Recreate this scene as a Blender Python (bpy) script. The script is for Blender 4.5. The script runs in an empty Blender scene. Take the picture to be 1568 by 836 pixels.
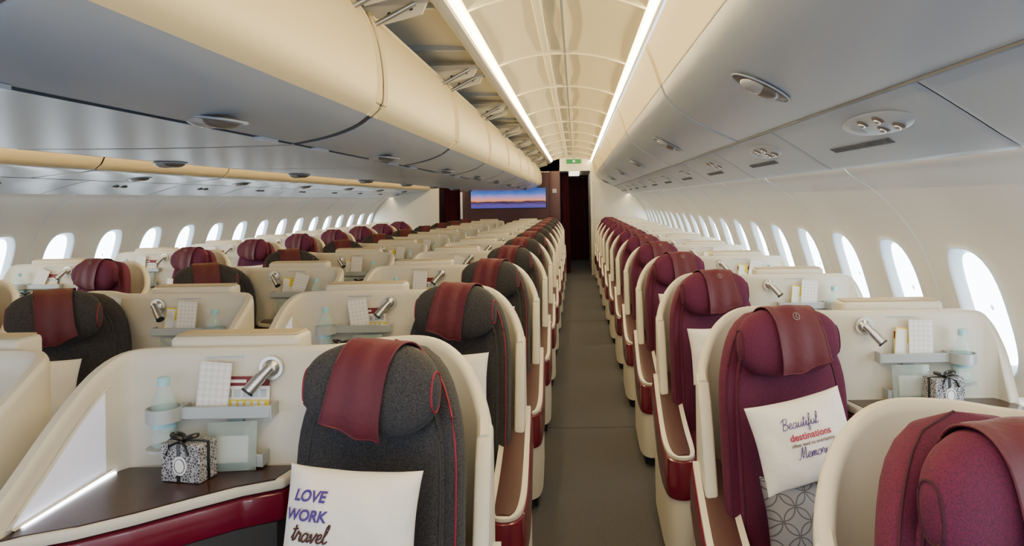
import bpy, bmesh, math, random
from mathutils import Vector, Matrix, Euler
random.seed(4)
H=1.53
scene=bpy.context.scene
COL=scene.collection

# ---------------------------------------------------------------- materials
MATS={}
def mat(name,col,rough=.5,metal=0,emit=None,es=0,noise=None,bump=None,trans=0,alpha=1,sheen=0,coat=0):
    m=bpy.data.materials.new(name); m.use_nodes=True
    nt=m.node_tree; b=nt.nodes['Principled BSDF']
    b.inputs['Base Color'].default_value=(*col,1)
    b.inputs['Roughness'].default_value=rough
    b.inputs['Metallic'].default_value=metal
    if emit: 
        b.inputs['Emission Color'].default_value=(*emit,1); b.inputs['Emission Strength'].default_value=es
    if trans: b.inputs['Transmission Weight'].default_value=trans
    if alpha<1: b.inputs['Alpha'].default_value=alpha
    if sheen: b.inputs['Sheen Weight'].default_value=sheen
    if coat: b.inputs['Coat Weight'].default_value=coat
    tc=nt.nodes.new('ShaderNodeTexCoord')
    if noise:
        sc,amt=noise[0],noise[1]
        n=nt.nodes.new('ShaderNodeTexNoise'); n.inputs['Scale'].default_value=sc; n.inputs['Detail'].default_value=4
        nt.links.new(tc.outputs['Object'],n.inputs['Vector'])
        r=nt.nodes.new('ShaderNodeValToRGB')
        r.color_ramp.elements[0].position=.3; r.color_ramp.elements[1].position=.7
        r.color_ramp.elements[0].color=(*[c*(1-amt) for c in col],1)
        r.color_ramp.elements[1].color=(*[min(1,c*(1+amt)) for c in col],1)
        nt.links.new(n.outputs['Fac'],r.inputs['Fac']); nt.links.new(r.outputs['Color'],b.inputs['Base Color'])
    if bump:
        n2=nt.nodes.new('ShaderNodeTexNoise'); n2.inputs['Scale'].default_value=bump[0]; n2.inputs['Detail'].default_value=3
        nt.links.new(tc.outputs['Object'],n2.inputs['Vector'])
        bp=nt.nodes.new('ShaderNodeBump'); bp.inputs['Strength'].default_value=bump[1]; bp.inputs['Distance'].default_value=bump[2] if len(bump)>2 else .003
        nt.links.new(n2.outputs['Fac'],bp.inputs['Height']); nt.links.new(bp.outputs['Normal'],b.inputs['Normal'])
    MATS[name]=m; return m
mat('cream',(.57,.54,.455),.42)
mat('cream_face',(.66,.55,.32),.42)
mat('slab_tan',(.42,.35,.23),.5)
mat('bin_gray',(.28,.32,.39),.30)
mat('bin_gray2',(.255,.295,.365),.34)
mat('wall_mat',(.62,.61,.59),.5)
mat('ceil_mat',(.80,.72,.50),.5)
mat('seam',(.06,.06,.065),.6)
mat('gray_fab',(.027,.0265,.031),.9,noise=(260,.75),bump=(260,.6),sheen=.03)
mat('burg_fab',(.078,.0016,.028),.85,noise=(300,.4),bump=(300,.5))
mat('burg_fab_d',(.040,.001,.012),.85,noise=(300,.3),bump=(300,.4))
mat('drape',(.078,.0018,.012),.6,bump=(45,.35,.006),sheen=.04)
mat('piping',(.18,.003,.02),.6)
mat('trim_maroon',(.110,.003,.016),.22,coat=.4)
mat('arm_pad',(.035,.003,.008),.5)
mat('wood',(.030,.010,.006),.3,noise=(18,.35))
mat('metal',(.62,.61,.58),.3,metal=.9)
mat('shelf_gray',(.36,.39,.40),.35,metal=.2)
mat('dark',(.008,.008,.008),.7)
mat('dark_gray',(.02,.02,.022),.6)
mat('alcove_glow',(.66,.68,.80),.5,emit=(.72,.76,1),es=.35)  # faint glow put into the panel colour; the panel is no lamp
mat('alcove_fill_strip',(1,1,1),.5,emit=(.85,.9,1),es=14)  # emission for the strip added to brighten the alcove panel
mat('carpet',(.044,.044,.053),.95,noise=(160,.45),bump=(300,.6))
mat('cove',(1,.9,.7),.5,emit=(1,.78,.42),es=112)
mat('sidecove',(1,.95,.85),.5,emit=(1,.80,.50),es=44)
mat('pane',(.9,.95,1),.3,emit=(.80,.92,1),es=13)
mat('bezel',(.58,.66,.74),.4)
mat('bulk_maroon',(.050,.016,.030),.5)
mat('curtain',(.08,.005,.022),.8)
mat('lamp_taupe',(.10,.085,.075),.35)
mat('lamp_lens',(.34,.34,.35),.25,metal=.3)
mat('green',(.0,.10,.025),.5,emit=(.0,.6,.12),es=.25)
mat('white',(.75,.75,.75),.6)
mat('pillow_white',(.72,.70,.67),.8,bump=(9,.6,.025))
mat('txt_purple',(.05,.02,.20),.7)
mat('txt_brown',(.05,.012,.01),.7)
mat('txt_red',(.35,.01,.05),.7)
mat('yellow',(.75,.60,.04),.6)
mat('card_red',(.14,.008,.015),.6)
mat('bottle',(.55,.80,.82),.05,alpha=.25)
mat('bottle_label',(.30,.55,.62),.4)
mat('pouch',(.40,.50,.48),.15,alpha=.45)
mat('ribbon',(.006,.006,.008),.3)
mat('corr_fill',(1,1,1),.5,emit=(1,.9,.75),es=3)  # emission for the fill boxes added in the corridor
def pattern(name,c1,c2,scale,kind):
    m=bpy.data.materials.new(name); m.use_nodes=True; nt=m.node_tree; b=nt.nodes['Principled BSDF']; b.inputs['Roughness'].default_value=.6
    tc=nt.nodes.new('ShaderNodeTexCoord')
    r=nt.nodes.new('ShaderNodeValToRGB'); r.color_ramp.interpolation='CONSTANT'
    if kind=='voro':
        v=nt.nodes.new('ShaderNodeTexVoronoi'); v.feature='DISTANCE_TO_EDGE'; v.inputs['Scale'].default_value=scale
        nt.links.new(tc.outputs['Object'],v.inputs['Vector']); nt.links.new(v.outputs['Distance'],r.inputs['Fac'])
        r.color_ramp.elements[1].position=.14
    elif kind=='rings':
        mp=nt.nodes.new('ShaderNodeMapping'); mp.inputs['Scale'].default_value=(scale,0,scale)
        nt.links.new(tc.outputs['Object'],mp.inputs['Vector'])
        outs=[]
        for off in (0,.5):
            ad=nt.nodes.new('ShaderNodeVectorMath'); ad.operation='ADD'; ad.inputs[1].default_value=(off,0,off)
            fr=nt.nodes.new('ShaderNodeVectorMath'); fr.operation='FRACTION'
            sb=nt.nodes.new('ShaderNodeVectorMath'); sb.operation='SUBTRACT'; sb.inputs[1].default_value=(.5,0,.5)
            ln=nt.nodes.new('ShaderNodeVectorMath'); ln.operation='LENGTH'
            s1=nt.nodes.new('ShaderNodeMath'); s1.operation='SUBTRACT'; s1.inputs[1].default_value=.47
            a1=nt.nodes.new('ShaderNodeMath'); a1.operation='ABSOLUTE'
            nt.links.new(mp.outputs[0],ad.inputs[0]); nt.links.new(ad.outputs[0],fr.inputs[0]); nt.links.new(fr.outputs[0],sb.inputs[0])
            nt.links.new(sb.outputs[0],ln.inputs[0]); nt.links.new(ln.outputs['Value'],s1.inputs[0]); nt.links.new(s1.outputs[0],a1.inputs[0]); outs.append(a1)
        mn=nt.nodes.new('ShaderNodeMath'); mn.operation='MINIMUM'
        nt.links.new(outs[0].outputs[0],mn.inputs[0]); nt.links.new(outs[1].outputs[0],mn.inputs[1]); nt.links.new(mn.outputs[0],r.inputs['Fac'])
        r.color_ramp.elements[1].position=.022
    elif kind=='check':
        mp=nt.nodes.new('ShaderNodeMapping'); mp.inputs['Rotation'].default_value=(0,math.radians(45),0)
        nt.links.new(tc.outputs['Object'],mp.inputs['Vector'])
        c=nt.nodes.new('ShaderNodeTexChecker'); c.inputs['Scale'].default_value=scale
        nt.links.new(mp.outputs[0],c.inputs['Vector']); nt.links.new(c.outputs['Fac'],r.inputs['Fac']); r.color_ramp.elements[1].position=.5
    r.color_ramp.elements[0].color=(*c1,1); r.color_ramp.elements[1].color=(*c2,1)
    nt.links.new(r.outputs['Color'],b.inputs['Base Color']); MATS[name]=m
pattern('box_pattern',(.34,.34,.36),(.028,.028,.035),150,'voro')
pattern('ring_pattern',(.035,.035,.043),(.13,.128,.15),13,'rings')
pattern('env_pattern',(.62,.60,.60),(.74,.73,.72),90,'check')

def screen_mat():
    m=bpy.data.materials.new('screen_picture'); m.use_nodes=True; nt=m.node_tree; b=nt.nodes['Principled BSDF']
    tc=nt.nodes.new('ShaderNodeTexCoord'); sp=nt.nodes.new('ShaderNodeSeparateXYZ'); nt.links.new(tc.outputs['Generated'],sp.inputs[0])
    n=nt.nodes.new('ShaderNodeTexNoise'); n.inputs['Scale'].default_value=7; nt.links.new(tc.outputs['Generated'],n.inputs['Vector'])
    ma=nt.nodes.new('ShaderNodeMath'); ma.operation='MULTIPLY_ADD'; ma.inputs[1].default_value=.22; 
    nt.links.new(n.outputs['Fac'],ma.inputs[0]); nt.links.new(sp.outputs['Z'],ma.inputs[2])
    r=nt.nodes.new('ShaderNodeValToRGB'); e=r.color_ramp.elements
    e[0].position=0; e[0].color=(.01,.05,.30,1); e[1].position=1; e[1].color=(.02,.08,.35,1)
    for p,c in((.25,(.10,.06,.30,1)),(.38,(.05,.02,.08,1)),(.42,(.02,.01,.03,1)),(.50,(.9,.30,.12,1)),(.66,(.45,.25,.50,1)),(.8,(.08,.18,.55,1))):
        x=e.new(p); x.color=c
    nt.links.new(ma.outputs[0],r.inputs['Fac'])
    b.inputs['Base Color'].default_value=(.01,.01,.01,1)
    nt.links.new(r.outputs[0],b.inputs['Emission Color']); b.inputs['Emission Strength'].default_value=1.3
    MATS['screen_picture']=m
screen_mat()

# ---------------------------------------------------------------- mesh builder
class MB:
    def __init__(s): s.v=[]; s.f=[]; s.m=[]; s.names=[]
    def mi(s,name):
        if name not in s.names: s.names.append(name)
        return s.names.index(name)
    def add(s,vs,fs,m):
        o=len(s.v); s.v+= [tuple(p) for p in vs]; k=s.mi(m)
        for f in fs: s.f.append([i+o for i in f]); s.m.append(k)
    def grid(s,rows,m,cu=False,cv=False):
        n=len(rows); k=len(rows[0]); vs=[p for r in rows for p in r]; fs=[]
        for i in range(n if cv else n-1):
            for j in range(k if cu else k-1):
                a=i*k+j; b=i*k+(j+1)%k; c=((i+1)%n)*k+(j+1)%k; d=((i+1)%n)*k+j
                fs.append((a,b,c,d))
        s.add(vs,fs,m)
    def bm(s,bm,m,M=None):
        bm.verts.ensure_lookup_table()
        for i,v in enumerate(bm.verts): v.index=i
        vs=[(M@v.co if M else v.co.copy()) for v in bm.verts]
        s.add(vs,[[v.index for v in f.verts] for f in bm.faces],m); bm.free()
    def prism(s,pts,ext,m,bev=0,seg=2,M=None):
        b=bmesh.new(); vs=[b.verts.new(p) for p in pts]; f=b.faces.new(vs)
        r=bmesh.ops.extrude_face_region(b,geom=[f]); nv=[e for e in r['geom'] if isinstance(e,bmesh.types.BMVert)]
        bmesh.ops.translate(b,vec=Vector(ext),verts=nv)
        if bev: 
            bmesh.ops.bevel(b,geom=list(b.edges),offset=bev,segments=seg,affect='EDGES',profile=.5,clamp_overlap=True)
        s.bm(b,m,M)
    def box(s,a,b_,m,bev=0,seg=2,M=None):
        x0,y0,z0=a; x1,y1,z1=b_
        s.prism([(x0,y0,z0),(x1,y0,z0),(x1,y1,z0),(x0,y1,z0)],(0,0,z1-z0),m,bev,seg,M)
    def tube(s,path,r,m,n=8,closed=False):
        path=[Vector(p) for p in path]; rows=[]; N=len(path)
        for i,p in enumerate(path):
            a=path[i-1] if (i>0 or closed) else path[0]; b=path[(i+1)%N] if (i<N-1 or closed) else path[-1]
            t=(b-a).normalized(); ref=Vector((0,0,1)) if abs(t.z)<.9 else Vector((1,0,0))
            u=t.cross(ref).normalized(); w=t.cross(u)
            rows.append([p+(u*math.cos(q)+w*math.sin(q))*r for q in [2*math.pi*k/n for k in range(n)]])
        s.grid(rows,m,cu=True,cv=closed)
        if not closed:
            s.add(rows[0],[list(range(n))],m); s.add(rows[-1],[list(range(n))],m)
    def ell(s,c,r,m,n=16,k=10,M=None,e=1.0):
        rows=[]
        def sg(x): return math.copysign(abs(x)**e,x)
        for i in range(k+1):
            ph=-math.pi/2+math.pi*i/k
            row=[]
            for j in range(n):
                th=2*math.pi*j/n
                p=Vector((c[0]+r[0]*sg(math.cos(ph))*sg(math.cos(th)),c[1]+r[1]*sg(math.cos(ph))*sg(math.sin(th)),c[2]+r[2]*sg(math.sin(ph))))
                row.append(M@p if M else p)
            rows.append(row)
        s.grid(rows,m,cu=True)
    def lathe(s,prof,c,m,n=16):
        rows=[[(c[0]+r*math.cos(2*math.pi*j/n),c[1]+r*math.sin(2*math.pi*j/n),c[2]+z) for j in range(n)] for r,z in prof]
        s.grid(rows,m,cu=True)
    def mesh(s,name,angle=38):
        me=bpy.data.meshes.new(name); me.from_pydata(s.v,[],s.f)
        for n in s.names: me.materials.append(MATS[n])
        me.polygons.foreach_set('material_index',s.m)
        b=bmesh.new(); b.from_mesh(me); bmesh.ops.remove_doubles(b,verts=b.verts,dist=.00005)
        bmesh.ops.recalc_face_normals(b,faces=b.faces); b.to_mesh(me); b.free()
        me.polygons.foreach_set('use_smooth',[True]*len(me.polygons))
        me.set_sharp_from_angle(angle=math.radians(angle)); me.update()
        return me
def obj(name,me,loc=(0,0,0),rot=(0,0,0),scale=(1,1,1),parent=None):
    o=bpy.data.objects.new(name,me); o.location=loc; o.rotation_euler=rot; o.scale=scale; COL.objects.link(o)
    if parent: o.parent=parent
    return o
def catmull(pts,k):
    out=[]; P=[pts[0]]+list(pts)+[pts[-1]]
    for i in range(1,len(P)-2):
        for j in range(k):
            t=j/k; q=[]
            for a,b,c,d in zip(P[i-1],P[i],P[i+1],P[i+2]):
                q.append(.5*((2*b)+(-a+c)*t+(2*a-5*b+4*c-d)*t*t+(-a+3*b-3*c+d)*t**3))
            out.append(tuple(q))
    out.append(tuple(pts[-1])); return out

# ---------------------------------------------------------------- SEAT
def P(u,v,z): return Vector((u,-v,z))
SA=math.radians(13)
def seatM(u,v,z,ang=SA,tilt=0):
    return Matrix.Translation(P(u,v,z))@Matrix.Rotation(ang,4,'Z')@Matrix.Rotation(tilt,4,'X')
A_,B_,C_=.168,.060,.108
def pil(s,ph,off=0):
    n=2.5; k=max(0,1-abs(s/A_)**n)**(1/n)
    def sg(x): return math.copysign(abs(x)**.85,x)
    y=-(B_*k+off)*sg(math.cos(ph)); z=(C_*k+off)*sg(math.sin(ph))
    y-=1.1*s*s
    return Vector((s,y,z))
def make_seat(name,fab,fab2,wing=True,su=0):
    m=MB()
    if wing:
        pts=[(.99,.60,.84),(.99,.5,.885),(.99,.38,.955),(.99,.25,1.045),(.988,.12,1.12),(.965,.03,1.155),(.90,0,1.162)]
    else:
        pts=[(1.045,.10,.86),(1.04,.07,.96),(1.03,.04,1.06),(1.005,.015,1.13),(.96,0,1.158)]
    pts+=[(.8,0,1.162),(.6,0,1.162),(.46,-.005,1.162),(.39,-.04,1.162),(.32,-.085,1.165),(.23,-.10,1.165),(.165,-.090,1.148),(.11,-.064,1.108),(.070,-.020,1.055),(.042,.04,.995),(.034,.10,.955)]
    cp=catmull(pts,4); t=.019; rows=[]
    for i,(u,v,z) in enumerate(cp):
        a=cp[max(0,i-1)]; b=cp[min(len(cp)-1,i+1)]; d=Vector((b[0]-a[0],b[1]-a[1])).normalized(); n=Vector((-d.y,d.x))
        row=[]
        for off,zz in [(-1,.06),(-1,z-.022),(-.85,z-.009),(-.5,z-.001),(0,z),(.5,z-.001),(.85,z-.009),(1,z-.022),(1,.06)]:
            row.append(P(u+n.x*t*off,v+n.y*t*off,zz))
        rows.append(row)
    m.grid(rows,'cream'); m.add(rows[0],[list(range(9))],'cream'); m.add(rows[-1],[list(range(9))],'cream')
    side=[(.06,.06),(.06,.975),(.105,.945),(.14,.89),(.17,.82),(.20,.73),(.23,.64),(.25,.53),(.25,.06)]
    m.prism([P(.014,v,z) for v,z in side],(.040,0,0),'cream',.010,3)
    out=[(-.002,.10),(-.006,.25),(-.010,.40),(-.012,.52),(-.008,.60),(.002,.655),(.025,.69),(.055,.70),(.085,.685),(.102,.65),(.108,.58),(.108,.46),(.107,.34),(.106,.22),(.105,.10)]
    out=catmull(out,3); cx=.048
    def lev(z,k):
        r=[]
        for u,v in out:
            q=(.7-v)/.6; rise=.20*max(0,q)**1.8
            r.append(P(u+math.copysign(k,u-cx)*min(1,abs(u-cx)/.04),v+(k if v>.6 else 0),z+rise))
        return r
    m.grid([[P(u,v,.06) for u,v in out],lev(.20,0),lev(.310,-.002)],'cream')
    m.grid([lev(.310,-.002),lev(.313,.008),lev(.335,.012),lev(.425,.011),lev(.468,.007),lev(.473,-.002)],'trim_maroon')
    m.grid([lev(.473,-.002),lev(.477,.002),lev(.487,.002),lev(.490,-.002)],'cream')
    top=lev(.490,-.002); n_=len(top); hh_=n_//2
    def cap(f0,f1,dz,mt):
        rows=[]
        for i in range(hh_+1):
            a=top[i]; b=top[n_-1-i]
            rows.append([a+(b-a)*f0+Vector((0,0,dz)),a+(b-a)*f1+Vector((0,0,dz))])
        m.grid(rows,mt)
    cap(0,1,0,'cream')
    rows_=[]
    for i in range(0,hh_-2):
        a=top[i]; b=top[n_-1-i]; g=lambda f,dz: a+(b-a)*f+Vector((0,0,dz))
        rows_.append([g(.16,-.002),g(.18,.004),g(.5,.007),g(.82,.004),g(.84,-.002)])
    m.grid(rows_,'arm_pad'); m.add(rows_[-1],[list(range(5))],'arm_pad')
    m.prism([P(u,v,.0) for u,v in ((.01,-.04),(.01,.63),(.09,.63),(.09,-.04))],(0,0,.08),'dark')
    m.box((.03,-.66,0),(.5,.05,.075),'dark',0)
    m.box((.53,.015,.80),(.87,.115,1.186),'cream',.014,3)
    m.box((.54,.026,1.185),(.86,.105,1.190),'slab_tan',.003,1)
    m.box((.52,.02,.06),(1.03,.44,.66),'cream',.03,3)
    m.box((.08,.09,.06),(.5,.13,.95),'cream',.02,2)
    ue=.985 if wing else 1.10
    tb=[(.50,.02),(ue,.02),(ue,.46),(.95,.435),(.86,.39),(.77,.32),(.68,.235),(.60,.165),(.52,.12)]
    m.prism([P(u,v,.835) for u,v in tb],(0,0,.028),'cream',.008,2)
    def inset(tb,k):
        cx=sum(p[0] for p in tb)/len(tb); cy=sum(p[1] for p in tb)/len(tb)
        return [(cx+(x-cx)*k,cy+(y-cy)*k) for x,y in tb]
    m.prism([P(u,v,.861) for u,v in inset(tb,.92)],(0,0,.004),'wood')
    m.prism([P(u,v,.760) for u,v in inset(tb,.985)],(0,0,.070),'trim_maroon',.006,2)
    m.prism([P(u,v,.06) for u,v in inset(tb,.93)],(0,0,.70),'dark_gray')
    if not wing: m.box((1.03,-.62,.60),(1.125,-.03,.868),'cream',.02,3)
    else: m.box((.995,-.60,.06),(1.07,-.02,.80),'cream',.01,2)
    m.box((.485,-.52,.56),(.545,-.12,.655),'arm_pad',.02,3)
    m.box((.49,-.50,.06),(.54,-.10,.57),'dark_gray')
    if wing:
        al=[(.04,.91),(.042,1.05),(.056,1.078),(.09,1.085),(.14,1.06),(.22,1.01),(.31,.945),(.39,.892),(.415,.873),(.40,.868),(.08,.875),(.05,.885)]
        m.prism([P(.9665,v,z) for v,z in al],(.008,0,0),'alcove_glow')
        m.box((.957,-.385,.8655),(.966,-.075,.8685),'alcove_fill_strip')  # added strip, grazes the panel so it brightens towards the bottom
        m.tube([P(.966,v,z) for v,z in al],.004,'cream',6,True)
    def tray(u0,u1,z,d=.062):
        m.box((u0,-d,z),(u1,-.015,z+.006),'shelf_gray')
        m.box((u0,-d-.005,z-.002),(u1,-d,z+.03),'shelf_gray',.002,1)
        for u in(u0,u1): m.box((u-.003,-d-.004,z-.002),(u+.003,-.015,z+.03),'shelf_gray')
    tray(.575+su,.80+su,.995)
    ring=[P(.84+su+.042*math.cos(q),.068+.042*math.sin(q),1.0) for q in [2*math.pi*k/20 for k in range(20)]]
    rin=[P(.84+su+.038*math.cos(q),.068+.038*math.sin(q),1.0) for q in [2*math.pi*k/20 for k in range(20)]]
    zz=Vector((0,0,1))
    m.grid([[p+zz*-.008 for p in ring],[p+zz*.026 for p in ring],[p+zz*.026 for p in rin],[p+zz*-.008 for p in rin]],'shelf_gray',cu=True,cv=True)
    m.prism([p+zz*-.078 for p in ring],(0,0,.005),'shelf_gray')
    m.box((.835+su,-.035,.922),(.845+su,-.016,1.0),'shelf_gray')
    tray(.60+su,.72+su,.872,.06)
    m.box((.66+su,-.03,.878),(.70+su,-.018,.995),'shelf_gray')
    lu=.585
    m.tube([P(lu,.015,1.112),P(lu,.034,1.112)],.030,'metal',20)
    m.ell(P(lu,.036,1.112),(.022,.012,.022),'metal',14,8)
    m.tube([P(lu,.034,1.112),P(lu,.055,1.108)],.009,'metal',12)
    m.tube([P(lu-.006,.052,1.118),P(lu+.012,.064,1.098)],.0125,'metal',16)
    m.tube([P(lu+.012,.064,1.098),P(lu+.038,.082,1.066)],.0150,'metal',16)
    m.tube([P(lu+.038,.082,1.066),P(lu+.041,.084,1.062)],.016,'dark_gray',16)
    m.box((.66,-.0205,1.137),(.76,-.0185,1.142),'shelf_gray')
    M=seatM(.27,.36,.40)
    m.box((-.17,-.27,-.12),(.21,.25,.07),fab,.04,4,M)
    m.box((-.15,-.20,-.38),(.2,.2,-.1),'dark',0,1,M)
    def loft(hw,hd,z0,z1,vtop,vbot,uc,mt,tr,exps=2.9):
        rows=[]; K=22
        for i in range(K+1):
            t=i/K
            z=z0+(z1-z0)*(1-(1-t)**1.25 if t>.0 else 0)
            tt=(z-z0)/(z1-z0)
            k=1 if tt<tr else max(0,1-((tt-tr)/(1-tr))**2.3)**(1/2.3)
            kd=1 if tt<.88 else max(0,1-((tt-.88)/.12)**2)**.5
            w=hw*k*(1-.03*(1-min(1,tt/.5))) ; d=hd*max(kd,.02)
            vc=vbot+(vtop-vbot)*tt
            Mx=seatM(uc,vc,z)
            row=[]
            for j in range(32):
                th=2*math.pi*j/32; c=math.cos(th); s_=math.sin(th)
                x=w*math.copysign(abs(c)**(2/exps),c); y=d*math.copysign(abs(s_)**(2/exps),s_)
                y-=(1.9 if x<0 else .9)*x*x
                row.append(Mx@Vector((x,y,0)))
            rows.append(row)
        m.grid(rows,mt,cu=True); m.add(rows[-1],[list(range(32))],mt)
        return rows
    R=loft(.228,.055,.42,1.180,.035,.17,.264,fab,.62)
    R2=loft(.190,.055,.44,1.150,.062,.20,.272,fab,.62)
    pm='piping' if fab=='gray_fab' else fab2
    m.tube([r[18]+Vector((0,-.001,0)) for r in R],.0026,pm,6)
    m.tube([r[18]+Vector((0,-.001,0)) for r in R2],.0030,fab2 if fab!='gray_fab' else 'dark_gray',6)
    m.tube([r[30]+Vector((0,-.001,0)) for r in R2],.0030,fab2 if fab!='gray_fab' else 'dark_gray',6)
    M=seatM(.273,.185,1.095,SA,math.radians(-8))
    rows=[]; N=26
    for i in range(N+1):
        s_=A_*math.sin(-math.pi/2+math.pi*i/N)
        rows.append([M@pil(s_,2*math.pi*j/24) for j in range(24)])
    m.grid(rows,fab,cu=True)
    for sA in (-.955,.955):
        m.tube([M@pil(A_*sA,2*math.pi*j/28) for j in range(28)],.0028,pm,6,True)
    c0,c1,wd=(-.038,.034,.140) if wing else (-.012,.036,.160)
    drows=[]
    for i in range(25):
        f=i/24
        end=-62+(20 if wing else 10)*f-5*math.sin(f*5)
        if not wing: end+=16
        row=[]
        for j in range(24):
            g=j/23
            s_=wd*(f-.5)*(1-.07*math.sin(g*3))+c0+(c1-c0)*g+.006*math.sin(6*g)*(f-.5)
            fold=.0028*(1+math.sin(f*13+g*2.2))*g
            lift=.004+.003*(1+math.sin(g*5+f*7))*.5+fold+(.012*(g-.75)/.25*(.4+.6*abs(2*f-1)) if g>.75 else 0)
            row.append(M@pil(s_, math.radians(165+(end-165)*g),lift))
        drows.append(row)
    m.grid(drows,'drape')
    for rr in (drows[0],drows[-1],[r[-1] for r in drows]): m.tube(rr,.0024,'drape',5)
    if fab=='burg_fab':
        pc=drows[12][14]; q=drows[12][15]-drows[12][13]; q.normalize(); xx=(drows[14][14]-drows[10][14]).normalized(); nn=xx.cross(q)
        if nn.y>0: nn=-nn
        m.tube([pc+nn*.004+xx*.010*math.cos(a)+q*.012*math.sin(a) for a in [2*math.pi*k/18 for k in range(18)]],.0008,'lamp_lens',5,True)
        m.tube([pc+nn*.004+q*(-.008+.016*k/6)+xx*.003*math.sin(k*1.5) for k in range(7)],.0009,'lamp_lens',5)
    return m.mesh(name)
seat_gray=make_seat('business_seat_gray','gray_fab','burg_fab_d')
seat_burg=make_seat('business_seat_burgundy','burg_fab','burg_fab_d',False,.05)

# pillows ------------------------------------------------------------
PA,PB,PT=.15,.125,.058
def pfront(x,z,T=PT):
    s=min(1,abs(x/PA)); t=min(1,abs(z/PB))
    return -T*((1-s**2.4)*(1-t**2.4))**.5
def make_pillow(name,m1):
    m=MB(); N=24
    for sgn in(1,-1):
        rows=[]
        for i in range(N+1):
            s=math.sin(-math.pi/2+math.pi*i/N); row=[]
            for j in range(N+1):
                t=math.sin(-math.pi/2+math.pi*j/N)
                x=PA*s*(1-.06*(1-t*t)); z=PB*t*(1-.07*(1-s*s))
                row.append((x,sgn*pfront(PA*s,PB*t)+.002*math.sin(9*s+5*t),z))
            rows.append(row)
        m.grid(rows,m1)
    return m.mesh(name,80)
pillow_me=make_pillow('pillow_white_mesh','pillow_white')
pillow_ring=make_pillow('pillow_ring_mesh','ring_pattern')
def text_on(parent,txt,size,x,z,mt,shear=0,bold=0,rot=0):
    c=bpy.data.curves.new('t','FONT'); c.body=txt; c.size=size; c.align_x='CENTER'; c.align_y='CENTER'; c.shear=shear; c.offset=bold
    o=bpy.data.objects.new('t',c); COL.objects.link(o)
    bpy.context.view_layer.update()
    me=bpy.data.meshes.new_from_object(o.evaluated_get(bpy.context.evaluated_depsgraph_get())); bpy.data.objects.remove(o)
    b=bmesh.new(); b.from_mesh(me); bmesh.ops.triangulate(b,faces=b.faces)
    for _ in range(2):
        le=[e for e in b.edges if e.calc_length()>.01]
        if le: bmesh.ops.subdivide_edges(b,edges=le,cuts=1); bmesh.ops.triangulate(b,faces=b.faces)
    cr,sr=math.cos(rot),math.sin(rot)
    for v in b.verts:
        X=v.co.x*cr-v.co.y*sr+x; Z=v.co.x*sr+v.co.y*cr+z
        v.co=Vector((X,pfront(X/.97,Z/.97)-.0035,Z))
    b.to_mesh(me); b.free(); me.materials.clear(); me.materials.append(MATS[mt])
    return obj('printed_text',me,parent=parent)
# brush-script lettering drawn as strokes
SC={'a':(1.05,[[(.75,.8),(.45,1),(.1,.6),(.15,.1),(.5,.05),(.75,.5),(.8,.95),(.78,.3),(.95,.05),(1.15,.3)]]),
'e':(.78,[[(0,.3),(.5,.55),(.6,.9),(.35,1),(.1,.6),(.15,.15),(.5,.03),(.85,.3)]]),
'i':(.52,[[(0,.3),(.2,.95),(.2,.3),(.35,.03),(.6,.3)],[(.25,1.45),(.28,1.5)]]),
'l':(.58,[[(0,.3),(.42,1.4),(.42,2.05),(.22,1.9),(.15,.8),(.2,.1),(.45,.05),(.7,.3)]]),
'f':(.55,[[(0,.3),(.4,1.3),(.45,2.0),(.25,2.0),(.15,1),(.12,-.6),(.3,-.9),(.4,-.4),(.2,.1),(.6,.3)]]),
't':(.55,[[(0,.3),(.25,1.0),(.3,1.8),(.2,.5),(.3,.05),(.6,.3)],[(-.05,1.3),(.6,1.4)]]),
'u':(1.0,[[(0,.3),(.15,.95),(.15,.3),(.4,.03),(.7,.5),(.75,.95),(.75,.3),(.9,.03),(1.1,.3)]]),
'r':(.85,[[(0,.3),(.2,1.0),(.3,1.1),(.45,.85),(.65,.85),(.6,.3),(.75,.05),(.95,.3)]]),
'v':(.9,[[(0,.5),(.15,.95),(.35,.1),(.45,.05),(.75,.9),(.8,1.05),(.95,.8)]]),
'o':(.9,[[(.5,1),(.15,.7),(.15,.2),(.5,.02),(.8,.4),(.7,.9),(.5,1),(.75,.85),(1.0,.6)]]),
's':(.65,[[(0,.3),(.4,1.05),(.45,.7),(.55,.3),(.35,.0),(.1,.1)]]),
'm':(1.15,[[(0,.4),(.15,.95),(.15,.05),(.3,.8),(.5,.95),(.55,.05),(.7,.8),(.9,.95),(.95,.1),(1.2,.3)]]),
'M':(1.55,[[(-.3,.1),(.1,.1),(.4,1.8),(.5,1.9),(.6,.1),(1.0,1.7),(1.15,1.9),(1.2,.3),(1.35,.03),(1.6,.3)]]),
'B':(1.25,[[(.3,1.8),(.25,.9),(.2,0)],[(-.2,1.5),(.5,2.0),(1.0,1.7),(.8,1.15),(.35,1.0),(1.0,.85),(1.1,.3),(.6,-.05),(.1,.1)]])}
def script_on(parent,txt,xh,x,z,mt,r,shear=.25):
    W=sum(SC[c][0] for c in txt)*xh; m=MB(); cx=x-W/2
    for c in txt:
        w,st=SC[c]
        for s in st:
            pth=[]
            for a,b in catmull(s,4):
                X=cx+(a+shear*b)*xh; Z=z+b*xh; pth.append((X,pfront(X/.97,Z/.97)-.0028,Z))
            m.tube(pth,r,mt,6)
        cx+=w*xh
    return obj('printed_script',m.mesh('script'),parent=parent)

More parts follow.
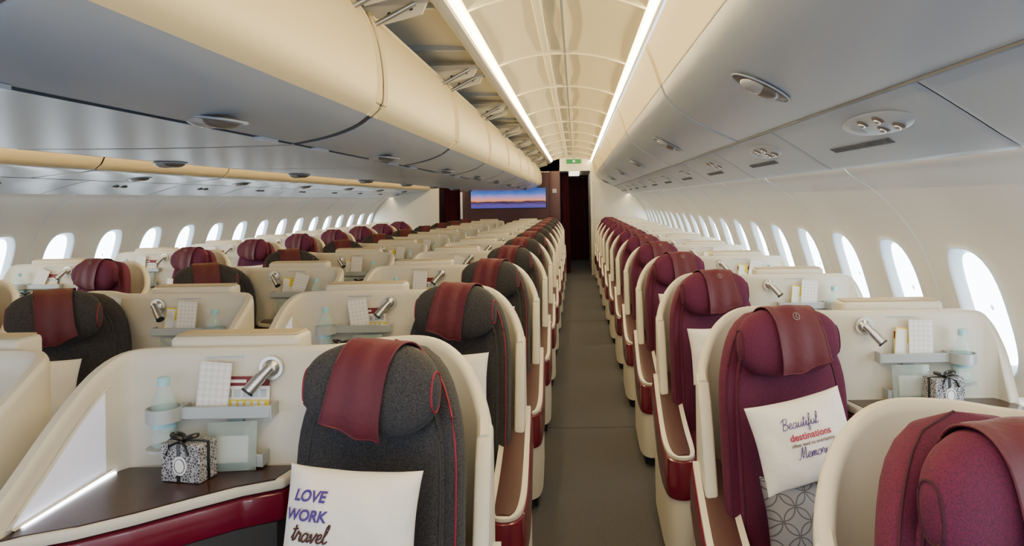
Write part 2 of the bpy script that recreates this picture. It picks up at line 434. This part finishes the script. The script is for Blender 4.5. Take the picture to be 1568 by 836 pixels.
# small items -------------------------------------------------------
def gift_box():
    m=MB(); s=.053; h=.092
    m.box((-s,-s*.6,0),(s,s*.6,h),'box_pattern',.002,1)
    m.box((-.009,-s*.6-.001,0),(.001,s*.6+.001,h+.001),'ribbon')
    m.box((-s-.001,-.005,0),(s+.001,.005,h+.001),'ribbon')
    ov=[(.000+.019*math.cos(q),-s*.6-.002,.040+.023*math.sin(q)) for q in [2*math.pi*k/24 for k in range(24)]]
    m.prism(ov,(0,.0015,0),'white')
    ov=[(.000+.014*math.cos(q),-s*.6-.0028,.040+.017*math.sin(q)) for q in [2*math.pi*k/24 for k in range(24)]]
    m.tube(ov,.0008,'ribbon',5,True)
    for sg in(1,-1):
        lp=[(-.004+sg*(.024*math.sin(q)**2+.010*math.sin(q)),-.01+.012*math.sin(2*q),h+.005+.011*math.sin(q)) for q in [math.pi*k/12 for k in range(13)]]
        m.tube(lp,.005,'ribbon',6)
        m.tube([(-.004,-.025,h+.004),(-.004+sg*.022,-s*.6-.004,h-.004),(-.004+sg*.03,-s*.6-.006,h-.026)],.0035,'ribbon',6)
    m.ell((-.004,-.012,h+.006),(.008,.008,.007),'ribbon')
    return m.mesh('gift_box')
def bottle():
    m=MB()
    m.lathe([(0,0),(.026,.001),(.029,.006),(.029,.03),(.0265,.036),(.029,.042),(.029,.10),(.026,.12),(.016,.142),(.0125,.15),(.0125,.155),(0,.155)],(0,0,0),'bottle',18)
    m.lathe([(.0294,.05),(.0298,.051),(.0298,.084),(.0294,.085)],(0,0,0),'bottle_label',18)
    m.lathe([(0,.153),(.0145,.153),(.0145,.172),(.012,.174),(0,.174)],(0,0,0),'bottle_label',16)
    return m.mesh('water_bottle')
def safety_card():
    m=MB()
    m.box((-.06,-.001,0),(.06,.001,.088),'white'); m.box((-.06,-.0018,.064),(.06,-.0012,.088),'card_red'); m.box((-.06,-.0018,.002),(.06,-.0012,.030),'yellow')
    for i in range(5): m.box((-.052+.022*i,-.0022,.036),(-.036+.022*i,-.0018,.056),'shelf_gray')
    for i in range(6): m.box((-.053+.018*i,-.0024,.006),(-.042+.018*i,-.0018,.026),'white')
    m.box((-.05,-.0022,.072),(.0,-.0018,.080),'white')
    return m.mesh('safety_card')
def envelope():
    m=MB(); m.box((-.040,-.002,0),(.040,.001,.115),'env_pattern')
    return m.mesh('paper_envelope')
def brochure():
    m=MB(); m.box((-.03,-.001,0),(.03,.001,.10),'yellow'); m.box((-.027,-.0016,.01),(.008,-.001,.095),'white'); m.box((.010,-.0016,.01),(.026,-.001,.05),'white')
    return m.mesh('brochure')
def pouch():
    m=MB(); rows=[]
    for sgn in(1,-1):
        rows=[]
        for i in range(9):
            s=-1+i/4; rows.append([(.06*s,sgn*.016*((1-s*s)*(1-(2*t-1)**2))**.5,.12*t) for t in [j/8 for j in range(9)]])
        m.grid(rows,'pouch')
    m.box((-.04,-.001,.02),(.04,.001,.085),'white')
    return m.mesh('clear_amenity_pouch',80)
ME=dict(gift=gift_box(),bottle=bottle(),card=safety_card(),env=envelope(),bro=brochure(),pouch=pouch())

def place_unit(col,xa,sg,Y,k,near):
    out=col in('RO','LO'); me=seat_burg if out else seat_gray; su=.05 if out else 0
    zs=.985 if out else 1.0
    s=obj('business_class_seat',me,(xa,Y,0),scale=(sg,1,zs))
    def W(u,v,z): return (xa+sg*u,Y-v,z*zs)
    r=lambda a: random.uniform(-a,a)
    ang=SA*sg
    p=obj('scatter_pillow',pillow_me,W(.285,.335,.832),(math.radians(-14),r(.05),ang*.7))
    obj('scatter_pillow',pillow_ring,W(.30,.37,.61),(math.radians(-24),r(.1),ang))
    if near:
        obj('gift_box',ME['gift'],W(.752+su,.118,.866),(0,0,math.radians(12)*sg))
        obj('clear_amenity_pouch',ME['pouch'],W(.67+su,.078,.866),(math.radians(-8),0,r(.1)))
    obj('water_bottle',ME['bottle'],W(.84+su,.068,.928))
    cu=.70+su+r(.015)
    obj('safety_card',ME['card'],W(cu-.01-(.025 if sg<0 else 0),.036,1.003),(math.radians(-6),.04+r(.06),0))
    obj('paper_envelope',ME['env'],W(cu+.025+r(.02),.050,1.016),(math.radians(-5),(.15+r(.15)) if sg>0 else (.08+r(.35)*(k>0)),0))
    if sg>0: obj('brochure',ME['bro'],W(cu-.045,.042,1.004),(math.radians(-5),.12,0))
    return p
P_RO=[];P_CR=[]
for k in range(12):
    p=place_unit('RO',.37,1,1.285+1.2*k,k,k<5); P_RO.append(p)
for k in range(11):
    p=place_unit('CR',-.20,-1,1.92+1.2*k,k,k<4); P_CR.append(p)
    place_unit('CL',-2.34,1,1.92+1.2*k,k,k<4)
for k in range(10):
    place_unit('LO',-2.91,-1,2.7+1.2*k,k,k<5)
P_CR[0].rotation_euler=(math.radians(-14),math.radians(2),math.radians(-6))
P_CR[0].location.x-=.010
P_RO[1].rotation_euler=(math.radians(-16),math.radians(-10),math.radians(9))
p=P_CR[0]
text_on(p,'LOVE',.031,-.078,.066,'txt_purple',.18,.0010)
text_on(p,'WORK',.031,-.081,.028,'txt_purple',.18,.0010)
script_on(p,'travel',.0175,-.068,-.022,'txt_brown',.0019)
p=P_RO[1]
script_on(p,'Beautiful',.0150,-.020,.044,'txt_purple',.0010)
text_on(p,'destinations',.026,.002,.018,'txt_red',0,.0006)
text_on(p,'often lead to everlasting',.0135,.004,-.003,'txt_brown',0,.0002)
script_on(p,'Memories',.0150,.006,-.040,'txt_purple',.0010)

# ---------------------------------------------------------------- CABIN SHELL
Y0,Y1=-1.2,15.0
YB=14.985
m=MB(); m.box((-4.6,Y0,-.06),(1.9,21.2,0),'carpet'); obj('floor',m.mesh('floor'))
m=MB(); 
for y in (4.95,9.3): m.box((-.2,y,.0),(.37,y+.012,.002),'dark')
obj('trim_carpet_joint',m.mesh('carpet_joint'))

def resample(prof,n,c0=0,c1=0):
    d=[0]
    for a,b in zip(prof,prof[1:]): d.append(d[-1]+math.dist(a,b))
    L=d[-1]; out=[]
    for i in range(n):
        s=c0+(L-c0-c1)*i/(n-1); k=0
        while k<len(d)-2 and d[k+1]<s: k+=1
        t=(s-d[k])/(d[k+1]-d[k]); out.append((prof[k][0]+(prof[k+1][0]-prof[k][0])*t,prof[k][1]+(prof[k+1][1]-prof[k][1])*t))
    return out
def smooth_prof(p,k=4): return catmull(p,k)
def wallprof(mir):
    p=[(1.06,1.70),(1.13,1.62),(1.22,1.56),(1.33,1.455),(1.43,1.30),(1.50,1.10),(1.56,.85),(1.60,.5),(1.60,0)]
    if mir: p=[(-2.66-x,z) for x,z in p]
    return smooth_prof(p,5)
WP=.635; WY=2.72
def make_wall(mir,name):
    prof=wallprof(mir); d=[0]
    for a,b in zip(prof,prof[1:]): d.append(d[-1]+math.dist(a,b))
    L=d[-1]
    def at(s):
        s=min(max(s,0),L); k=0
        while k<len(d)-2 and d[k+1]<s: k+=1
        t=(s-d[k])/(d[k+1]-d[k]); a,b=prof[k],prof[k+1]; e=math.dist(a,b)
        n=((b[1]-a[1])/e,-(b[0]-a[0])/e)
        if (n[0]<0)!=mir: n=(-n[0],-n[1])
        return (a[0]+(b[0]-a[0])*t,a[1]+(b[1]-a[1])*t),n
    sc=min(((abs(prof[i][1]-1.085),d[i]) for i in range(len(prof))))[1]
    m=MB()
    hw,hh=.160,.245; NT=48
    k0=int(math.floor((Y0-WY)/WP)); k1=int((Y1-WY)/WP)+1
    def pt(y,s,dep=0):
        (X,Z),n=at(s); return (X+n[0]*dep,y,Z+n[1]*dep)
    wn=0
    for k in range(k0,k1):
        yc=WY+WP*k; ya,yb=yc-WP/2,min(yc+WP/2,Y1)
        s0,s1=sc-.34,sc+.34
        for a,b,n in((0,s0,12),(s1,L,8)):
            m.grid([[pt(y,a+(b-a)*i/n) for i in range(n+1)] for y in(ya,yc,yb)],'wall_mat')
        def rect(th):
            c,s_=math.cos(th),math.sin(th); q=1/max(abs(c)/(WP/2),abs(s_)/.34); return c*q,s_*q
        def sup(th,a,b,e=3.0):
            c,s_=math.cos(th),math.sin(th); r=(abs(c/a)**e+abs(s_/b)**e)**(-1/e); return c*r,s_*r
        ths=[2*math.pi*i/NT for i in range(NT)]
        cor=math.atan2(.34,WP/2); ths=sorted(set(ths+[cor,math.pi-cor,math.pi+cor,2*math.pi-cor]))
        rows=[]
        for f in(0,.25,.5,.75,1):
            row=[]
            for th in ths:
                a=rect(th); b=sup(th,hw+.012,hh+.012); row.append(pt(min(yc+a[0]+(b[0]-a[0])*f,Y1),sc+a[1]+(b[1]-a[1])*f))
            rows.append(row)
        m.grid(rows,'wall_mat',cu=True)
        rows=[]
        for (w,h,dep) in((hw+.012,hh+.012,0),(hw+.006,hh+.006,-.006),(hw,hh,-.004),(hw-.008,hh-.008,.006),(hw-.026,hh-.030,.026),(hw-.030,hh-.034,.032)):
            rows.append([pt(yc+sup(th,w,h)[0],sc+sup(th,w,h)[1],dep) for th in ths])
        m.grid(rows,'bezel',cu=True)
        row=[pt(yc+sup(th,hw-.030,hh-.034)[0],sc+sup(th,hw-.030,hh-.034)[1],.032) for th in ths]
        g=MB(); wn+=1
        g.grid([row,[pt(yc+sup(th,.01,.01)[0],sc+sup(th,.01,.01)[1],.032) for th in ths]],'pane',cu=True)
        obj('window_%d'%(wn+(50 if mir else 0)),g.mesh('window_pane'))
        if (k%2)==0:
            m.tube([pt(yb,L*i/40*1.0,-.0005) for i in range(1,41)],.0035,'bezel',5)
    obj(name,m.mesh(name,60))
make_wall(False,'wall_right'); make_wall(True,'wall_left')

m=MB()
m.grid([[(1.075,y,1.665),(1.108,y,1.648)] for y in(Y0,Y1)],'sidecove')
m.grid([[(-3.735,y,1.665),(-3.768,y,1.648)] for y in(Y0,Y1)],'sidecove')
obj('cove_light_sidewall',m.mesh('side_cove'))

def ceiling(xa,xb,name):
    m=MB(); zc=H+.80; n=12; xm=(xa+xb)/2; hw=(xb-xa)/2
    def pt(i,y,dz=0):
        s=-1+2*i/n; return (xm+hw*s,y,zc+.07*(1-abs(s)**2.2)+dz)
    y=3.1-1.27*3
    while y<Y1-.1:
        y2=min(y+1.27,Y1)
        rows=[]
        for yy,dz in((y+.012,.02),(y+.016,.0),(y+.05,.012),(y+.5*1.27,.02),(y2-.05,.012),(y2-.016,0),(y2-.012,.02)):
            rows.append([pt(i,yy,dz) for i in range(n+1)])
        m.grid(rows,'ceil_mat')
        m.tube([pt(i,y,.004) for i in range(n+1)],.012,'ceil_mat',8)
        m.box((xm-.115,y+.06,zc+.066),(xm-.075,y2-.06,zc+.084),'ceil_mat',.004,2)
        y=y2
    m.box((xm+.01,Y0,zc+.066),(xm+.022,Y1,zc+.076),'shelf_gray')
    m.box((xa-.1,Y0,zc+.13),(xb+.1,Y1,zc+.15),'ceil_mat')
    obj(name,m.mesh(name,50))
ceiling(-.44,.31,'ceiling'); ceiling(-2.86,-2.11,'ceiling_far_aisle')
m=MB()
for xa,xb in((-.466,-.454),(.336,.324),(-2.082,-2.094),(-2.888,-2.876)):  # far-aisle strips are out of view, added to light the cabin
    m.grid([[(xa,y,H+.780),(xb,y,H+.797)] for y in(Y0,Y1)],'cove')
obj('cove_light_ceiling',m.mesh('cove_light'))
m=MB()
def rail(prof,mt,y0=Y0,y1=YB): m.grid([[(x,y,H+z) for x,z in prof] for y in(y0,y1)],mt)
rail([(-.44,.80),(-.443,.815),(-.49,.83)],'ceil_mat'); rail([(.31,.80),(.313,.815),(.35,.83)],'ceil_mat')
rail([(-.49,.83),(-.484,.79),(-.476,.765),(-.48,.752),(-.50,.745),(-.52,.742),(-.53,.75),(-.535,.78)],'cream')
rail([(.35,.83),(.346,.79),(.343,.765),(.350,.757)],'cream')
rail([(-2.07,.83),(-2.075,.765)],'cream'); rail([(-2.90,.83),(-2.895,.765),(-2.83,.765)],'cream')
obj('trim_ceiling_rail',m.mesh('ceiling_rail',50))

# ------------- overhead bins
def bin_ext(m,prof,y0,y1,mt,crop=0,n=14,inset=.008):
    prof=smooth_prof(prof,4)
    ys=[y0,y0+.006,y0+.02,y0+.04,y0+.07,y0+.11,(y0+y1)/2,y1-.11,y1-.07,y1-.04,y1-.02,y1-.006,y1]
    rows=[]
    for y in ys:
        e=min(y-y0,y1-y); c=0
        if crop and e<crop: c=crop*(1-math.sqrt(max(0,1-(1-e/crop)**2)))
        ins=inset*max(0,1-e/.02)**2
        pr=resample(prof,n,c,0); row=[]
        for i,(x,z) in enumerate(pr):
            a=pr[max(0,i-1)]; b=pr[min(n-1,i+1)]; L=math.dist(a,b) or 1; nx,nz=(b[1]-a[1])/L,-(b[0]-a[0])/L
            if nz<0 : nx,nz=-nx,-nz
            row.append((x+nx*ins,y,H+z+nz*ins))
        rows.append(row)
    m.grid(rows,mt); return rows
def spotlamp(m,x,z,y,n,ax=.1,ay=.052):
    nv=Vector((n[0],0,n[1])).normalized(); yv=Vector((0,1,0)); xv=yv.cross(nv)
    M=Matrix((( xv.x,yv.x,nv.x,x),(xv.y,yv.y,nv.y,y),(xv.z,yv.z,nv.z,H+z),(0,0,0,1)))
    m.ell((0,0,.0),(ax,ay*1.5,.008),'lamp_taupe',24,8,M)
    m.ell((.020,0,.002),(.050,.060,.024),'lamp_lens',20,8,M)
    m.ell((-.02,0,.004),(.045,.060,.020),'lamp_taupe',20,8,M)
    ring=[M@Vector((ax*math.cos(q),ay*1.5*math.sin(q),.002)) for q in [2*math.pi*k/28 for k in range(28)]]
    m.tube(ring,.003,'bin_gray2',6,True)
r_face=[(.354,.74),(.372,.69),(.398,.62),(.42,.55)]
r_bot=[(.42,.55),(.448,.48),(.50,.425),(.57,.375),(.67,.322),(.785,.268)]
r_psu=[(.80,.262),(.87,.218),(.955,.163)]
r_psu2=[(.955,.163),(1.0,.133),(1.055,.102),(1.065,.108)]
BR=2.42; y=3.55-BR*2
while y<Y1-.3:
    y2=min(y+BR,YB); m=MB()
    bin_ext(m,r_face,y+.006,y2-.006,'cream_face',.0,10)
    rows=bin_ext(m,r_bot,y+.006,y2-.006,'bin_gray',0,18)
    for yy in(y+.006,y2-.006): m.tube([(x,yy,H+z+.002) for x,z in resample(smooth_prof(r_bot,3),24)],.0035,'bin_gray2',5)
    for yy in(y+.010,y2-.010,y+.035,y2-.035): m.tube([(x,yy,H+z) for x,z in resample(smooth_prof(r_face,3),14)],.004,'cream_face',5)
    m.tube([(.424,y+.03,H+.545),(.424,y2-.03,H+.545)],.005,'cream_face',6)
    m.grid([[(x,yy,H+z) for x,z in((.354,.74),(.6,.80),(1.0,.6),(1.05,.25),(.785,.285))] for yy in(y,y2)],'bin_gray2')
    spotlamp(m,.60,.352,y+1.24,(-.5,-1))
    obj('overhead_bin',m.mesh('overhead_bin_right',50)); y=y2+.0001 if y2<YB else 99
m=MB(); y=WY+WP/2-WP*6-.04
m.box((.786,Y0,H+.262),(.80,YB,H+.283),'seam')
rail([(.80,.272),(.87,.228),(.955,.173),(1.0,.143),(1.055,.112)],'seam')  # hidden backing, added to stop cove light showing through the panel joints
while y<Y1-.2:
    y2=min(y+1.27,YB)
    bin_ext(m,r_psu,y+.003,y2-.003,'bin_gray2',0,8,.004); bin_ext(m,r_psu2,y+.003,y2-.003,'bin_gray2',0,8,.004)
    yc=(y+y2)/2-.2
    nv=Vector((-.55,0,-1)).normalized(); yv=Vector((0,1,0)); xv=yv.cross(nv)
    def MM(x,z,yy): return Matrix(((xv.x,yv.x,nv.x,x),(xv.y,yv.y,nv.y,yy),(xv.z,yv.z,nv.z,H+z),(0,0,0,1)))
    Mx=MM(.885,.209,yc)
    m.ell((0,0,0),(.055,.24,.010),'bin_gray',28,8,Mx)
    for dx,dy in((-.02,-.12),(.022,-.07),(-.02,-.02),(.022,.04)):
        m.ell((dx,dy,.008),(.020,.026,.007),'lamp_taupe',16,6,Mx); m.ell((dx,dy,.013),(.011,.014,.008),'metal',14,6,Mx)
    m.ell((0,.13,.007),(.03,.045,.006),'bin_gray2',16,6,Mx)
    Mv=MM(.952,.166,yc)
    for i in range(30): m.box((-.013,.05+i*.017,-.002),(.013,.05+i*.017+.008,.0035),'seam',0,1,Mv)
    y=y2 if y2<YB else 99
obj('passenger_service_panel',m.mesh('psu_right',50))

c_face=[(-.752,.700),(-.728,.66),(-.698,.58),(-.682,.49),(-.678,.41),(-.685,.345),(-.72,.308)]
c_bot=[(-.72,.308),(-.765,.275),(-.83,.248),(-.90,.229),(-.982,.214)]
BL=1.65; y=2.62-BL*2
while y<Y1-.3:
    y2=min(y+BL,YB); m=MB(); a,b=y+.022,y2-.022
    bin_ext(m,c_face,a,b,'cream_face',.09,18,.004)
    bin_ext(m,c_bot,a,b,'bin_gray',0,12,.006)
    sp=smooth_prof(c_face,4)
    for yy,e in((a+.004,1),(b-.004,-1)):
        for k in(0,1):
            pr=resample(sp,30,.09,.0)
            arc=[resample(sp,2,.09*(1-math.sin(q)),0)[0]+(yy+e*(.09*(1-math.cos(q))+.028*k),) for q in [math.pi/2*j/6 for j in range(1,7)]]
            pth=[(x,yy+e*.028*k,H+z) for x,z in reversed(pr)]+[(x,yv_,H+z) for x,z,yv_ in arc]
            m.tube(pth,.007,'cream_face',6)
    m.tube([(-.752,a+.09,H+.70),(-.752,b-.09,H+.70)],.008,'cream_face',8)
    for yy in(a,b):
        pr=resample(smooth_prof(c_face+c_bot[1:],4),20,.05,0); m.add([(x-.004,yy,H+z) for x,z in pr]+[(-1.15,yy,H+.25),(-1.2,yy,H+.55)],[list(range(22))],'seam')
    m.grid([[(x,yy,H+z) for x,z in((-.756,.70),(-.745,.5),(-.76,.36),(-.9,.27),(-1.15,.26))] for yy in(a,b)],'cream')
    for yy in(a+.10,b-.12):
        m.prism([(-.53,yy,H+.765),(-.56,yy,H+.70),(-.70,yy,H+.665),(-.74,yy,H+.70),(-.90,yy,H+.76)],(0,.012,0),'cream')
        m.tube([(-.58,yy-.02,H+.735),(-.80,yy-.02,H+.62)],.010,'metal',8)
        m.tube([(-.57,yy+.03,H+.72),(-.72,yy+.03,H+.69)],.006,'dark_gray',8)
        for q in range(3): m.tube([(-.60-.04*q,yy-.003,H+.72-.01*q),(-.60-.04*q,yy+.015,H+.72-.01*q)],.008,'dark_gray',8)
    for q in range(4): m.box((-.56-.05*q,b-.10,H+.757),(-.53-.05*q,b+.01,H+.765),'shelf_gray')
    spotlamp(m,-.93,.2235,y+.93,(-.12,-1),.085,.05)
    obj('overhead_bin',m.mesh('overhead_bin_center',50)); y=y2 if y2<YB else 99
m=MB()
rail([(-.535,.775),(-.56,.79),(-.80,.80),(-1.2,.80),(-1.25,.3)],'cream')
y=Y0
while y<Y1-.1: m.box((-1.2,y,H+.77),(-.55,y+.03,H+.80),'shelf_gray'); y+=1.65/2
m.box((-1.003,Y0,H+.218),(-.984,YB,H+.235),'seam')
obj('overhead_bin_structure',m.mesh('bin_structure',50))
y=2.62-BL*2
m=MB()
while y<Y1-.3:
    y2=min(y+BL,YB)
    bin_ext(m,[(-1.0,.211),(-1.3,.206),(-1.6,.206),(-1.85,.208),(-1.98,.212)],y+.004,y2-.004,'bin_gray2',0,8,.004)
    if y2<YB:
        for q in(-.25,.25): m.box((-1.003,y2+q-.06,H+.205),(-.975,y2+q+.06,H+.214),'bin_gray')
    spotlamp(m,-1.93,.207,y+.9,(0,-1),.075,.045)
    y=y2 if y2<YB else 99
obj('overhead_bin_base_panel',m.mesh('underside',50))
y=2.62-BL*2
while y<Y1-.3:
    y2=min(y+BL,YB); m=MB()
    bin_ext(m,[(-1.99,.212),(-2.06,.222),(-2.12,.26),(-2.15,.33)],y+.006,y2-.006,'bin_gray',0,10)
    bin_ext(m,[(-2.15,.33),(-2.16,.45),(-2.12,.62),(-2.08,.76)],y+.006,y2-.006,'cream_face',0,10)
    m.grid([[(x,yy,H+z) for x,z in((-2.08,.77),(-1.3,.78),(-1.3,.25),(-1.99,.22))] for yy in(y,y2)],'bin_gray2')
    obj('overhead_bin',m.mesh('overhead_bin_center_far',50)); y=y2 if y2<YB else 99
y=2.62-BL*2+.3
while y<Y1-.3:
    y2=min(y+BL,YB); m=MB()
    bin_ext(m,[(-2.83,.76),(-2.86,.55),(-2.89,.36),(-2.92,.27),(-2.965,.232)],y+.008,y2-.008,'cream_face',0,12)
    bin_ext(m,[(-2.965,.232),(-3.05,.218),(-3.2,.204),(-3.36,.188)],y+.008,y2-.008,'bin_gray',0,10)
    m.grid([[(x,yy,H+z) for x,z in((-2.83,.76),(-3.3,.78),(-3.7,.5),(-3.7,.25),(-3.36,.20))] for yy in(y,y2)],'bin_gray2')
    spotlamp(m,-3.17,.206,y+.8,(.1,-1),.085,.05)
    obj('overhead_bin',m.mesh('overhead_bin_left',50)); y=y2 if y2<YB else 99
m=MB(); m.box((-3.379,Y0,H+.19),(-3.362,YB,H+.2),'seam'); y=Y0
rail([(-3.38,.196),(-3.5,.173),(-3.62,.138),(-3.72,.108)],'seam')  # same added backing, blocks light behind these panels
while y<Y1-.2:
    y2=min(y+1.27,YB); bin_ext(m,[(-3.38,.186),(-3.5,.163),(-3.62,.128),(-3.725,.098)],y+.004,y2-.004,'bin_gray2',0,8,.004)
    for dy in(.5,.6): m.ell((-3.52,y+dy,H+.155),(.03,.03,.01),'lamp_taupe')
    y=y2 if y2<YB else 99
obj('passenger_service_panel',m.mesh('psu_left',50))

# ------------- far bulkheads
m=MB()
m.box((.31,Y1,0),(1.9,Y1+.08,2.6),'cream')
m.box((.31,Y1-.03,0),(.36,Y1+.08,1.9),'cream',.008,2)
obj('wall_back_right',m.mesh('bulk_r'))
m=MB(); m.box((-4.6,Y1,0),(-2.78,Y1+.08,2.6),'cream'); obj('wall_back_left',m.mesh('bulk_l'))
m=MB()
m.box((-2.34,Y1,0),(-.31,Y1+.12,2.1),'bulk_maroon')
m.box((-2.34,Y1,2.1),(-.31,Y1+.12,2.6),'cream')
m.box((-.52,Y1-.013,0),(-.31,Y1,2.12),'bulk_maroon',.004,2)
m.box((-2.34,Y1-.012,0),(-2.29,Y1,1.72),'metal',.005,1)
m.box((-2.78,Y1,2.12),(.31,Y1+.1,2.6),'cream')
m.box((-.46,Y1-.02,1.68),(-.38,Y1-.01,1.76),'shelf_gray')
obj('wall_back_center',m.mesh('bulk_c'))
m=MB(); m.box((-2.14,Y1-.012,1.37),(-.58,Y1+.0,1.80),'dark',.004,2); fr=obj('bulkhead_monitor',m.mesh('monitor'))
m=MB(); m.box((-2.12,Y1-.016,1.385),(-.60,Y1-.0125,1.785),'screen_picture'); obj('screen',m.mesh('screen'),parent=fr)
m=MB(); m.box((-.42,Y1+.15,0),(-.36,20.6,2.14),'bulk_maroon'); m.box((.33,Y1+.1,0),(.40,20.6,2.14),'cream'); m.box((-3,20.6,0),(1.9,20.7,2.6),'bulk_maroon')
m.box((-2.85,Y1+.1,0),(-2.8,20.6,2.14),'bulk_maroon'); obj('wall_corridor',m.mesh('corridor'))
m=MB(); m.box((-4.6,Y1+.15,2.15),(1.9,20.55,2.2),'cream'); obj('ceiling_corridor',m.mesh('corr_ceil'))
m=MB(); m.box((-.15,15.6,2.13),(.1,18.5,2.149),'corr_fill'); m.box((-2.7,15.9,2.13),(-2.45,18.5,2.149),'corr_fill'); obj('corridor_fill_light',m.mesh('corr_fill_mesh'))  # glowing boxes added to brighten the corridor behind the doorways
def curtain(x0,x1,y,z0,z1):
    m=MB(); rows=[]
    n=90
    for i in range(n+1):
        x=x0+(x1-x0)*i/n; rows.append([(x+.01*math.sin(j),y+.03*math.sin(i*.75)*(.6+.4*j/5)+.01*math.sin(i*.31),z0+(z1-z0)*j/5) for j in range(6)])
    m.grid(rows,'curtain'); m.tube([(x0,y,z1+.01),(x1,y,z1+.01)],.012,'metal'); return m.mesh('curtain')
obj('doorway_curtain',curtain(-.34,.30,19.0,.02,2.1))
obj('doorway_curtain',curtain(-.30,-.12,15.3,.02,2.1))
obj('doorway_curtain',curtain(-2.76,-2.36,15.6,.02,2.1))
m=MB(); m.box((-.17,14.5,H+.715),(.13,14.54,H+.80),'green',.01,2); m.box((-.04,14.495,H+.735),(.0,14.499,H+.785),'white'); m.box((-.02,14.495,H+.75),(.03,14.499,H+.76),'white')
m.box((-.04,14.51,H+.80),(.0,14.53,H+.86),'shelf_gray')
obj('exit_sign',m.mesh('exit_sign'))

# ---------------------------------------------------------------- world, camera
w=bpy.data.worlds.new('World'); scene.world=w; w.use_nodes=True
bg=w.node_tree.nodes['Background']; bg.inputs[0].default_value=(.80,.88,1,1); bg.inputs[1].default_value=2.6
cam=bpy.data.cameras.new('camera'); cam.sensor_width=36; cam.lens=1130/1568*36; cam.shift_x=-97/1568; cam.shift_y=-112/1568; cam.clip_start=.05
co=bpy.data.objects.new('camera',cam); COL.objects.link(co)
co.matrix_world=Matrix.Translation((0,0,H))@Matrix.Rotation(math.pi/2,4,'X')@Matrix.Rotation(-.0155,4,'Z')
scene.camera=co
